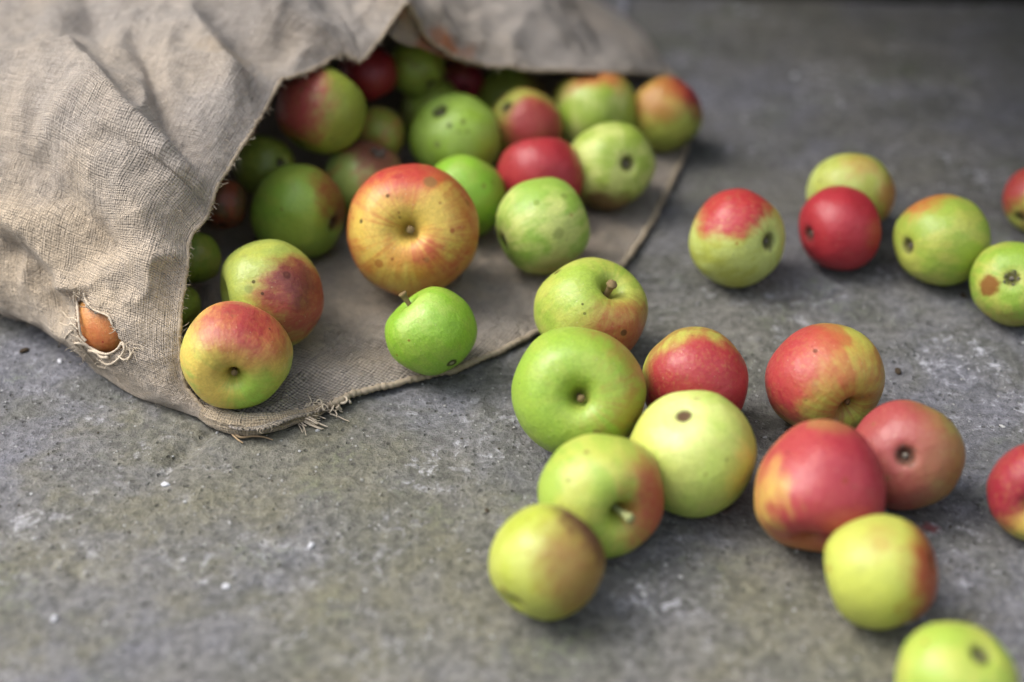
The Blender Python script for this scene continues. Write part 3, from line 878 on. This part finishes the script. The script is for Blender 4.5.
APPLE_LOG = []
def make_apple(A, seed):
    cx, cy, r = A['px']
    kind, axx, axy, front = A['pole']
    # local frame at this sight line
    cT_, sT_ = cT, sT
    fwd = np.array([0, cT_, -sT_]); upv = np.array([0, sT_, cT_]); rt = np.array([1., 0, 0])
    ray = fwd + rt * (cx - 512) / F - upv * (cy - 341) / F; ray /= np.linalg.norm(ray)
    n = -ray; R_ = np.cross(ray, upv); R_ /= np.linalg.norm(R_); U_ = np.cross(R_, ray)
    def vd(qx, qy, fr=1):
        a, b_ = (qx - cx) / r, -(qy - cy) / r
        l2 = a * a + b_ * b_
        if l2 > .97: k = math.sqrt(.97 / l2); a, b_ = a * k, b_ * k; l2 = .97
        return R_ * a + U_ * b_ + n * fr * math.sqrt(1 - l2)
    ax = vd(axx, axy, front)
    if kind == 'C': ax = -ax
    rs = random.Random(seed)
    zc = Vector(ax); q = Vector((0, 0, 1)).rotation_difference(zc).to_matrix()
    M = np.array(q @ Matrix.Rotation(rs.uniform(0, 6.28), 3, 'Z'))
    h = A.get('h', .95)
    v, Fc, tp, bt = apple_shape(h, A.get('taper', .04), A.get('cav', 1.0), A.get('bas', 1.0), A.get('lob', .015), A.get('rough', .05), seed)
    vw = v @ M.T
    a_ = -vw[:, 2].min()
    ux, uy = vw @ R_, vw @ U_
    hw = ((ux.max() - ux.min()) + (uy.max() - uy.min())) / 4
    ox, oy = (ux.max() + ux.min()) / 2 / hw * r, (uy.max() + uy.min()) / 2 / hw * r
    ccx, ccy = cx - ox, cy + oy
    lift = A.get('lift', 0.0)
    for it in range(4):
        den = sT_ + ((ccy - 341) / F) * cT_
        Z = (H - lift) / (den + r * a_ / (F * hw))
        S = r * Z / (F * hw)
        C = np.array([(ccx - 512) / F * Z, 0, 0]); v_ = (ccy - 341) / F
        C[1] = Z * (cT_ - v_ * sT_); C[2] = H - Z * den
        if A.get('cloth'):
            cz = cloth_z(C[0], C[1]); lift = A.get('lift', 0) + (cz if cz is not None else .004)
    tx, ty, tr = ccx, ccy, r
    for it in range(6):
        X_, Y_ = to_px(vw * S + C)
        mx, my, mr = (X_.max() + X_.min()) / 2, (Y_.max() + Y_.min()) / 2, ((X_.max() - X_.min()) + (Y_.max() - Y_.min())) / 4
        tx += cx - mx; ty += cy - my; tr *= r / mr
        den = sT_ + ((ty - 341) / F) * cT_
        Z = (H - lift) / (den + tr * a_ / (F * hw)); S = tr * Z / (F * hw); v_ = (ty - 341) / F
        C = np.array([(tx - 512) / F * Z, Z * (cT_ - v_ * sT_), H - Z * den])
        if A.get('cloth'):
            cz = cloth_z(C[0], C[1]); lift = A.get('lift', 0) + (cz if cz is not None else .004)
    root = empty('apple', tuple(C))
    root.rotation_euler = Matrix(M.tolist()).to_euler()
    tag(root, A['label'], 'apple', A['group'])
    # pigment directions into the fruit frame
    A = dict(A)
    A['blush'] = [(tuple(vd(bx, by, fr) @ M), lo, hi, c, amt, stk) for bx, by, fr, lo, hi, c, amt, stk in A.get('blush', [])]
    A['spots'] = [(tuple(vd(bx, by) @ M), sr, c, amt) for bx, by, sr, c, amt in A.get('spots', [])]
    for q_ in range(rs.randint(2, 4)):
        dd_ = Vector((rs.gauss(0, 1), rs.gauss(0, 1), rs.gauss(0, 1))).normalized()
        A['spots'].append((tuple(dd_), rs.choice((.03, .035, .05, .08)), rs.choice(((.06, .04, .02), (.14, .08, .03), (.20, .12, .04))), rs.uniform(.35, .75)))
    mesh_obj('body', v * S, Fc, skin_mat(S, A, seed), root)
    # stem
    if A.get('stem', 1) and (kind == 'S'):
        V, F2 = [], []
        L = A.get('stemlen', .32); lean = np.array([rs.uniform(-.5, .5), rs.uniform(-.5, .5), 0])
        if 'stemto' in A:
            tgt = vd(*A['stemto']) @ M; lean = np.array([tgt[0], tgt[1], 0]) * 1.2
        pts = [tp + np.array([0, 0, -.05]), tp + np.array([0, 0, L * .4]) + lean * .02, tp + np.array([0, 0, L * .8]) + lean * .06, tp + np.array([0, 0, L * 1.15]) + lean * .12]
        pts = crom(np.array(pts), np.linspace(0, 3, 12))
        sw = A.get('stemw', .046); rr = [sw * (1 - .25 * math.sin(min(1, k / 9) * 3.1)) for k in range(12)]; rr[-1] = sw * 1.25; rr[-2] = sw * 1.35
        tube(V, F2, pts * S, [q_ * S for q_ in rr], 8)
        mesh_obj('stem', V, F2, M_stem if A['id'] != 14 else M_pale_stem, root)
    if kind == 'C' and not A.get('bare'):
        V, F2 = [], []
        nb = 5
        for j in range(nb):
            an = j * 2 * math.pi / nb + rs.uniform(-.2, .2); c_, s_ = math.cos(an), math.sin(an)
            base = len(V); m_ = 6; cl = rs.uniform(.7, 1.2)
            for k in range(m_):
                u = k / (m_ - 1); rr = .055 + .125 * math.sin(u * 2.1) * cl + .012 * math.sin(9 * u + j); zz = bt[2] + .01 - .125 * u * cl + .015 * math.sin(11 * u + 2 * j)
                wd = .055 * (1 - u) ** .6 + .004
                for sg in (-1, 0, 1):
                    V.append(np.array([bt[0] + rr * c_ - sg * wd * s_, bt[1] + rr * s_ + sg * wd * c_, zz + (.012 if sg == 0 else 0)]) * S)
            for k in range(m_ - 1):
                for q_ in (0, 1):
                    a = base + k * 3 + q_; F2.append((a, a + 1, a + 4, a + 3))
        # shrivelled centre
        b0 = len(V); K = 10
        for i in range(4):
            for j in range(K):
                an = j * 2 * math.pi / K; rr = (.045, .038, .024, .008)[i] * (1 + .25 * math.sin(3 * an + i)); V.append(np.array([bt[0] + rr * math.cos(an), bt[1] + rr * math.sin(an), bt[2] + (.02, -.025, -.045, -.04)[i]]) * S)
        for i in range(3):
            for j in range(K):
                a = b0 + i * K + j; b3 = b0 + i * K + (j + 1) % K; F2.append((a, b3, b3 + K, a + K))
        F2.append(tuple(b0 + 3 * K + j for j in range(K)))
        co = mesh_obj('calyx', V, F2, M_calyx, root)
        md = co.modifiers.new('thickness', 'SOLIDIFY'); md.thickness = 0.0004
    APPLE_LOG.append((A['id'], C, S, (v * S) @ M.T + C))
    return root

GR = (.300, .410, .055); GB = (.260, .400, .045); YG = (.41, .445, .080); PALE = (.48, .54, .15); CREAM = (.62, .56, .22); YEL = (.60, .44, .09); OL = (.24, .28, .04)
RED = (.335, .020, .030); PINK = (.39, .055, .062); CRIM = (.27, .014, .030); ORR = (.46, .10, .03); BRN = (.22, .055, .022); DBR = (.10, .035, .022); TAN = (.33, .20, .05)
DK = (.035, .025, .018)
OUT = 'apples spilled onto the concrete'; CL = 'apples lying on the open flap of the sack'; INN = 'apples heaped in the mouth of the sack'
AP = [
 # --- on the concrete
 dict(id=1, px=(737,238,49), pole=('C',773,242,1), h=.93, c1=PALE, c2=YG, blush=[(728,196,1,.48,.70,(.40,.022,.03),1.0,.22)], spots=[(735,243,.05,TAN,.8)], group=OUT, label='apple with a red top and cream-green belly, standing alone on the concrete'),
 dict(id=2, px=(851,192.5,42), pole=('S',850,158,-1), stem=0, h=.82, c1=YG, c2=PALE, blush=[(905,200,1,.72,.95,ORR,.7,.2),(860,160,1,.90,1.0,ORR,.4,.2)], group=OUT, label='pale yellow-green apple half hidden behind the small deep red one'),
 dict(id=3, px=(840,228,42), pole=('C',805,234,1), h=.92, c1=RED, c2=CRIM, blush=[(850,220,1,-.8,-.2,(.36,.02,.03),.95,.1)], group=OUT, label='small deep red apple standing in front of a yellow-green one'),
 dict(id=4, px=(942,240,47.5), pole=('C',905,245,1), h=.98, c1=GR, c2=YG, blush=[(925,193,1,.78,.95,ORR,.8,.2)], group=OUT, label='green apple with a thin red top rim and dark blossom end facing left'),
 dict(id=5, px=(1014,284,43.5), pole=('C',1012,278,1), bas=.5, h=.95, c1=GB, c2=YG, blush=[(1010,330,1,.75,.95,TAN,.6,.2)], spots=[(989,286,.34,(.22,.09,.025),.95)], group=OUT, label='green apple with a large round brown patch, cut by the right edge'),
 dict(id=6, px=(1040,200,36), pole=('S',1060,180,-1), stem=0, c1=YG, c2=TAN, blush=[(1010,170,1,.3,.7,RED,.9,.2)], group=OUT, label='reddish apple at the right edge, farthest back of those cut by it'),
 dict(id=7, px=(1041,493,53), pole=('S',1034,512,1), stem=0, h=.95, c1=YEL, c2=YG, blush=[(1000,465,1,.0,.45,CRIM,.95,.35)], group=OUT, label='red apple with a yellow stem hollow cut by the right edge halfway up'),
 dict(id=8, px=(825,380,58.5), pole=('S',857,415,1), stemlen=.2, h=.95, c1=YG, c2=TAN, blush=[(780,362,1,.22,.75,(.36,.032,.038),.95,.3),(850,365,1,.4,1.0,ORR,.35,.6),(790,430,1,.72,.95,CRIM,.6,.3)], spots=[(818,352,.05,DK,.6)], group=OUT, label='streaky red and olive-green apple leaning back behind the big red one'),
 dict(id=9, px=(907,455,57), pole=('C',907,456,1), bas=1.1, h=.93, c1=(.27,.16,.05), c2=(.30,.28,.07), lob=.02, blush=[(868,425,1,.05,.80,(.34,.040,.052),1.0,.2),(885,500,1,.50,.9,(.30,.05,.04),.85,.3),(900,450,1,.1,.9,(.29,.055,.05),.65,.35)], group=OUT, label='dull pink apple whose dry grey blossom end faces the viewer'),
 dict(id=10, px=(820,486,66.5), pole=('C',828,424,-1), bas=.2, h=1.10, taper=.20, lob=.012, rough=.06, scab=.3, c1=(.48,.20,.07), c2=(.44,.24,.07), blush=[(842,478,1,-.35,.18,(.345,.034,.042),.97,.3),(765,500,1,.86,1.0,YEL,.5,.5),(826,421,1,.95,1.0,TAN,.6,.2),(865,470,1,.45,.95,CRIM,.55,.3)], spots=[(842,484,.06,BRN,.7),(783,455,.03,DK,.7)], group=OUT, label='biggest red apple, lopsided and pink-flushed, in the right-hand cluster'),
 dict(id=11, px=(881,572,57.5), pole=('C',936,560,1), h=1.0, taper=.03, rough=.03, lob=.008, c1=YG, c2=(.46,.50,.085), blush=[(945,575,1,.42,.78,(.30,.045,.015),.95,.35),(880,535,1,.9,1.0,TAN,.6,.2)], spots=[(895,609,.06,TAN,.8),(832,572,.07,TAN,.7),(880,545,.20,(.40,.27,.08),.5)], group=OUT, label='yellow apple with a red-brown right side, below the big red one'),
 dict(id=12, px=(957,684,62.5), pole=('C',985,651,1), h=.95, c1=GR, c2=YG, spots=[(927,648,.06,BRN,.7)], group=OUT, label='green apple cut by the bottom edge near the right corner'),
 dict(id=13, bare=1, botr=.12, px=(547,562,58.5), pole=('C',513,606,1), bas=.6, h=.98, c1=YG, c2=(.37,.42,.05), blush=[(592,565,1,.30,.85,(.27,.13,.035),.9,.2),(590,524,1,.76,.88,DBR,1.0,.1)], spots=[(530,552,.05,TAN,.5),(517,603,.20,DBR,.75),(503,590,.09,BRN,.6)], group=OUT, label='olive-yellow apple with a dark brown shoulder, nearest the viewer in the middle'),
 dict(id=14, px=(601,496,63), pole=('S',628,522,1), stemlen=.50, stemw=.060, h=.93, cav=1.1, c1=GR, c2=YG, blush=[(660,505,1,.62,.92,(.32,.05,.03),.9,.3)], group=OUT, label='green apple with a pale stem and rusty red cheek behind the brown-shouldered apple'),
 dict(id=15, bare=1, botr=.15, px=(692,454,64.5), pole=('C',682,412,1), bas=.22, h=.95, c1=(.40,.50,.10), c2=(.44,.50,.12), blush=[(675,410,1,.72,1.0,CREAM,.75,.2),(640,430,1,.8,1.0,YEL,.5,.2),(752,470,1,.85,1.0,YEL,.5,.2)], spots=[(682,413,.19,(.10,.05,.03),.85),(726,462,.03,DK,.6)], group=OUT, label='pale yellow-green apple with one dark brown spot near its top'),
 dict(id=16, px=(579,392,66.5), pole=('S',581,398,1), stemlen=.22, cav=1.05, h=.92, c1=GB, c2=GR, blush=[(636,345,1,.74,.96,(.34,.12,.04),.6,.5),(625,430,1,.8,.97,(.34,.12,.04),.5,.6)], group=OUT, label='big bright green apple with its stem hollow facing the viewer'),
 dict(id=17, px=(695,380,53.5), pole=('S',712,352,-1), stem=0, h=.95, c1=YG, c2=TAN, blush=[(710,410,1,-.25,.20,(.33,.024,.03),1.0,.3)], group=OUT, label='red apple with a yellow-green crown wedged behind two green ones'),
 dict(id=18, px=(591,312,56), pole=('S',617,281,1), stemlen=.38, stemw=.075, h=.93, c1=YG, c2=GR, blush=[(622,348,1,.38,.85,(.36,.065,.035),.85,.35)], spots=[(557,269,.10,DBR,.85),(583,303,.03,DK,.7),(585,312,.03,DK,.6)], group=OUT, label='yellow-green apple with a rosy underside and upright stem, behind the big green one'),
 # --- on the flap
 dict(id=19, cloth=1, px=(431,331,45.5), pole=('S',402,297,1), stemlen=.46, stemw=.075, cav=.7, h=.97, rough=.07, c1=(.22,.40,.03), c2=GB, blush=[(420,312,1,.85,1.0,PALE,.4,.1)], spots=[(451,363,.15,DK,.9),(451,363,.07,(.25,.24,.15),.9),(408,339,.04,BRN,.6),(397,353,.04,BRN,.5)], group=CL, label='smallest bright green apple standing alone on the flap with its stem up'),
 dict(id=20, cloth=1, lift=.004, px=(413,230.5,66.5), pole=('S',408,233,1), stemlen=.20, cav=.9, h=.90, c1=(.64,.45,.09), c2=(.56,.27,.05), blush=[(413,230,-1,-.72,.20,(.48,.12,.03),.9,.6),(395,168,1,.42,.92,(.42,.04,.03),1.0,.45),(472,210,1,.72,1.0,ORR,.8,.5),(448,248,1,.965,1.01,(.42,.05,.03),.75,.25),(350,245,1,.9,1.0,ORR,.35,.4)], spots=[(430,186,.13,(.22,.14,.05),.75),(363,223,.045,DK,.8),(389,198,.04,DK,.7),(380,265,.09,(.35,.12,.03),.7),(352,212,.08,BRN,.5),(392,262,.03,BRN,.7),(452,232,.05,CRIM,.6),(398,212,.03,BRN,.5),(425,262,.025,BRN,.6),(400,180,.09,CRIM,.5),(440,205,.03,BRN,.5)], specks=.4, group=CL, label='largest apple, yellow with red flecks, stem hollow facing the viewer'),
 dict(id=21, cloth=1, px=(543,226,48), pole=('C',501,244,1), h=.98, c1=(.27,.42,.06), c2=PALE, blush=[(560,270,1,.82,1.0,BRN,.5,.2)], spots=[(539,203,.09,(.20,.27,.06),.7),(565,197,.09,(.20,.25,.05),.7),(560,233,.16,(.18,.20,.06),.5),(572,215,.06,BRN,.4)], group=CL, label='mottled green apple on the flap right of the largest yellow one'),
 dict(id=22, cloth=1, px=(465,196,41), pole=('S',480,160,-1), stem=0, c1=(.22,.42,.03), c2=GB, group=CL, label='plain green apple hidden in part behind the largest yellow one'),
 dict(id=23, cloth=1, px=(540,178,42), pole=('S',535,137,-1), stem=0, c1=RED, c2=CRIM, blush=[(540,180,1,-.9,-.3,(.35,.022,.03),.95,.2)], spots=[(512,158,.05,DBR,.5)], group=CL, label='plain red apple behind the mottled green one'),
 dict(id=24, cloth=1, px=(611,166,44.5), pole=('C',631,164,1), bas=1.0, h=.95, c1=PALE, c2=GR, blush=[(606,206,1,.84,.94,(.16,.07,.03),.9,.1)], group=CL, label='pale green apple on the flap whose dark blossom end faces right'),
 dict(id=25, cloth=1, px=(664,114,38.5), pole=('S',640,80,-1), stem=0, h=1.02, c1=(.34,.36,.06), c2=OL, blush=[(692,86,1,.55,.85,CRIM,1.0,.2),(655,92,1,.55,.95,ORR,.6,.3)], group=CL, label='apple with a red shoulder at the far right corner of the sack'),
 dict(id=26, cloth=1, px=(594,113,41.5), pole=('S',590,72,1), stem=0, c1=GR, c2=PALE, blush=[(597,72,1,.62,.90,ORR,.85,.3),(560,85,1,.8,.98,BRN,.7,.2)], group=CL, label='green apple with an orange-red top just left of the corner apple'),
 # --- heap
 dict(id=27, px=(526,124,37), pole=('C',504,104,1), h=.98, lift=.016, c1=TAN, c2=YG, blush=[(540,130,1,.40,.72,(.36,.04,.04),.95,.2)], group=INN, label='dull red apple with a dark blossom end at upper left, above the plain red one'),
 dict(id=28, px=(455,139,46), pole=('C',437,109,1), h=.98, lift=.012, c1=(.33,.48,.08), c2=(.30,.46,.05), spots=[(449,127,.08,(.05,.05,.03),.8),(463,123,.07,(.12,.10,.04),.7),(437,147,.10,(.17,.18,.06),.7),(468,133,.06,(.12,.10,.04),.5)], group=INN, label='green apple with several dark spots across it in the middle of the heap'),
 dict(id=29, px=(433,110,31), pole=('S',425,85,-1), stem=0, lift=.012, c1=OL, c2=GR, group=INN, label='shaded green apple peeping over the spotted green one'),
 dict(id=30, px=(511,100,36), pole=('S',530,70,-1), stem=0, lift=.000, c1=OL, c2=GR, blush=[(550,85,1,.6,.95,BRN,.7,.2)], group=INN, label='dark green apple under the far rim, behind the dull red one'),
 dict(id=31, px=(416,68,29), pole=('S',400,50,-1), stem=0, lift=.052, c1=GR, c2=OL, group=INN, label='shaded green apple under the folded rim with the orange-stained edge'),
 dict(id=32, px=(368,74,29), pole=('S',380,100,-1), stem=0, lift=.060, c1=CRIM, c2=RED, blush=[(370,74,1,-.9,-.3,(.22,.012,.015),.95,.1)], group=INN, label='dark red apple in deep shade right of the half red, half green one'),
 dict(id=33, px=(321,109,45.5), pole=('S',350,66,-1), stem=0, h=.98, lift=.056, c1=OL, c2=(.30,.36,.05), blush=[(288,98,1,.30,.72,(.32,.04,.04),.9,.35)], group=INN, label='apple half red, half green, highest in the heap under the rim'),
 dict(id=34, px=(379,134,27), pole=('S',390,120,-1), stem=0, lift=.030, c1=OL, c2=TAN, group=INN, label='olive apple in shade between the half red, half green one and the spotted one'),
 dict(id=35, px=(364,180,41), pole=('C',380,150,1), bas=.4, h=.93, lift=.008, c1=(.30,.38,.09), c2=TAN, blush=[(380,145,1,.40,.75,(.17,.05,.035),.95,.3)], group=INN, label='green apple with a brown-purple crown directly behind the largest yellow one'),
 dict(id=36, px=(298,211,47.5), pole=('C',337,224,1), bas=1.2, h=.97, lift=.001, cloth=1, c1=(.25,.40,.05), c2=GR, blush=[(338,190,1,.62,.92,BRN,.9,.3)], group=INN, label='bright green apple with a dark hollow on its right, left of the largest yellow one'),
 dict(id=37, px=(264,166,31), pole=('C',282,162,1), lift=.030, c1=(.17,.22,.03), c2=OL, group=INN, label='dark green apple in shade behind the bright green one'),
 dict(id=38, px=(272,295,54), pole=('S',218,300,1), stemlen=.2, cloth=1, h=.96, rough=.07, c1=(.34,.40,.08), c2=YG, blush=[(305,300,1,.46,.78,(.30,.045,.03),.95,.35),(295,282,1,.86,.98,(.14,.03,.025),.75,.1)], spots=[(285,276,.10,(.06,.025,.02),.6),(254,283,.04,DK,.8),(262,294,.04,DK,.8),(250,290,.10,(.17,.22,.08),.5)], group=CL, label='green apple with a large bruised red-brown cheek, touching the front one'),
 dict(id=39, px=(236.5,355,55.5), pole=('S',231,383,1), stemlen=.18, cav=.9, cloth=1, h=1.0, taper=.05, c1=YEL, c2=YG, blush=[(255,318,1,.34,.95,(.42,.05,.04),.9,.35),(222,312,1,.70,1.0,(.44,.10,.06),.6,.3),(225,372,1,.93,1.0,(.42,.22,.04),.5,.2),(262,402,1,.62,.95,(.27,.38,.04),.85,.2),(240,318,1,.72,1.0,CRIM,.55,.5)], group=CL, label='rosy yellow apple frontmost in the sack, stem hollow low and facing the viewer'),
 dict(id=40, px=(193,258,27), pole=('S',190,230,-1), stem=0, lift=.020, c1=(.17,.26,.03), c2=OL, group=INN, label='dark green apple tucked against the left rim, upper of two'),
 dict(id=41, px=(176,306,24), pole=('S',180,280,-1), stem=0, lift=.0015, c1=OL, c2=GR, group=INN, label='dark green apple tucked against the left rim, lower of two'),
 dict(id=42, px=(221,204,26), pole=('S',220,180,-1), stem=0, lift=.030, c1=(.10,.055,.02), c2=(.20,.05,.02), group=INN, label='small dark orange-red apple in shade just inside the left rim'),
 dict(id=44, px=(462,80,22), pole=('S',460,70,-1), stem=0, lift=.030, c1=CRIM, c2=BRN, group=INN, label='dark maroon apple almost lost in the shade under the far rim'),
]
def apple_at_hole():
    c = surf_at(99, 332)
    R = .0245
    d = ((S_top - c) ** 2).sum(-1); n = Nn[d < .008 ** 2].mean(0); n /= np.linalg.norm(n)
    n = n * .55 + toC(c) * .45; n /= np.linalg.norm(n)
    C = c - n * (R + .001)
    for it in range(60):                       # slide it inwards until it clears the cloth round the tear
        dd = np.sqrt(((S_top - C) ** 2).sum(-1)); ring = dd[(d > .010 ** 2) & (d < .05 ** 2)].min()
        if ring > R + .0012 and C[2] > R * .93 + .003: break
        C = C - toC(c) * np.array([1, 1, 0]) * .0006; C[2] = max(C[2], R * .93 + .0032)
    print('HOLE apple', C, c, n, ring)
    Z = C[1] * cT + (H - C[2]) * sT
    x, y = to_px(C)
    return dict(id=43, px=(float(x), float(y), R * F / Z), scab=0, pole=('S', float(x) + 5, float(y) - 60, -1), stem=0, lift=max(0.003, C[2] - R * .93), h=.95, c1=(.46,.25,.07), c2=(.50,.34,.09),
                blush=[(100, 345, 1, .80, 1.0, (.50, .12, .03), .7, .5), (95, 325, 1, .4, .95, ORR, .55, .4)], spots=[(103, 341, .035, RED, .9)], specks=0, group=INN, label='orange apple showing through the torn hole in the side of the sack')
AP.append(apple_at_hole())
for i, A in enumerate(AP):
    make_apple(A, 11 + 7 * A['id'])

for i in range(len(APPLE_LOG)):
    for j in range(i + 1, len(APPLE_LOG)):
        a, b_ = APPLE_LOG[i], APPLE_LOG[j]
        d = np.linalg.norm(a[1] - b_[1])
        ov = (a[2] + b_[2]) * .96 - d
        if ov > .002: print('OVERLAP %d %d  %.1f mm   (R %.0f %.0f) z %.0f %.0f' % (a[0], b_[0], ov * 1000, a[2] * 1000, b_[2] * 1000, a[1][2] * 1000, b_[1][2] * 1000))
for a in APPLE_LOG:
    print('APPLE %d  R %.1f  C %.3f %.3f %.3f' % (a[0], a[2] * 1000, *a[1]))

# ------------------------------------------------------------------ grit and small stones
def pebble(V, Fc, c, r, rnd, flat=.6):
    bm = bmesh.new(); bmesh.ops.create_icosphere(bm, subdivisions=1, radius=1)
    M = Matrix.Rotation(rnd.uniform(0, 6.28), 3, 'Z')
    b0 = len(V)
    s = (r * rnd.uniform(.7, 1.3), r * rnd.uniform(.6, 1.1), r * flat * rnd.uniform(.6, 1.2))
    for v in bm.verts:
        k = 1 + rnd.uniform(-.22, .22)
        p = M @ Vector((v.co.x * s[0] * k, v.co.y * s[1] * k, v.co.z * s[2] * k))
        V.append(np.array([c[0] + p.x, c[1] + p.y, c[2] + p.z]))
    for f in bm.faces: Fc.append(tuple(b0 + v.index for v in f.verts))
    bm.free()
def grit_mat(name, c1, c2):
    m = plain_fibre_mat(name, c1, c2); return m
def gz(x, y): return float(ground_h(np.array([x]), np.array([y]))[0])
rnd = random.Random(31)
for nm, cnt, c1, c2, lo, hi in (('grit', 900, (.20, .20, .18), (.42, .41, .39), .0003, .0010), ('grit', 500, (.03, .028, .02), (.09, .08, .06), .0003, .0011), ('grit', 200, (.30, .30, .29), (.48, .48, .47), .0004, .0017)):
    V, Fc = [], []
    k = 0
    while k < cnt:
        px0, py0 = rnd.uniform(-20, 1044), 702 - 640 * rnd.random() ** .8
        p = world_pt(px0, py0)
        if poly_inside(np.array([px0]), np.array([py0]), EDGE + [(560, -5), (0, -5), (-60, 290), (60, 345)])[0]: continue
        r = lo + (hi - lo) * rnd.random() ** 2.5
        pebble(V, Fc, (p[0], p[1], gz(p[0], p[1]) + r * .25), r, rnd); k += 1
    o = mesh_obj(nm, V, Fc, grit_mat('grit_' + str(cnt), c1, c2), smooth=False)
    tag(o, kind='stuff')
STN = [(165,483,.0022,1,'white stone chip on the bare concrete below the loose thread of the sack'), (60,362,.0020,1,'white stone chip just outside the torn hole of the sack'),
       (311,545,.0019,1,'white stone chip nearest the middle of the bare foreground'), (226,586,.0021,1,'white stone chip low in the left foreground, in front of the others'),
       (55,619,.0019,1,'white stone chip closest to the bottom left corner'), (24,351,.0026,0,'dark crumb of earth beside the lower left side of the sack'), (898,371,.0024,0,'dark crumb of earth behind the dull pink apple'),
       (963,297,.0022,0,'dark crumb of earth between the two green apples at the right'), (487,510,.0014,0,'tiny dark crumb left of the green apple with a pale stem'), (795,76,.0030,1,'blurred white chip alone on the far concrete')]
Mw = plain_fibre_mat('white_stone', (.42, .42, .44), (.60, .60, .62)); Mdk = plain_fibre_mat('dark_crumb', (.03, .022, .015), (.07, .05, .03))
for px0, py0, r, wh, lb in STN:
    p = world_pt(px0, py0); V, Fc = [], []
    bm = bmesh.new(); bmesh.ops.create_icosphere(bm, subdivisions=2, radius=1)
    M = Matrix.Rotation(rnd.uniform(0, 6.28), 3, 'Z')
    V = [np.array(M @ Vector((v.co.x * r * 1.25, v.co.y * r * .8, v.co.z * r * .6))) * (1 + .22 * float(noise3(np.array(v.co) * 1.7 + px0, 1, 4))) for v in bm.verts]
    Fc = [tuple(v.index for v in f.verts) for f in bm.faces]; bm.free()
    o = mesh_obj('stone_chip' if wh else 'earth_crumb', V, Fc, Mw if wh else Mdk, smooth=False)
    o.location = (p[0], p[1], gz(p[0], p[1]) + r * .35)
    tag(o, lb, 'stone' if wh else 'crumb', 'pale stone chips on the concrete' if wh else 'dark crumbs on the concrete')
# pale string end behind the sack
V, Fc = [], []
q = crom(np.array([world_pt(624, -30, .012), world_pt(624, 0, .006), world_pt(623, 14, .003), world_pt(617, 26, .002), world_pt(613, 33, .002)]), np.linspace(0, 4, 40))
tube(V, Fc, q, .0017, 6)
o = mesh_obj('string', V, Fc, plain_fibre_mat('pale_string', (.30, .31, .36), (.42, .43, .48)))
tag(o, 'pale bluish string end lying on the concrete behind the far edge of the sack', 'string')
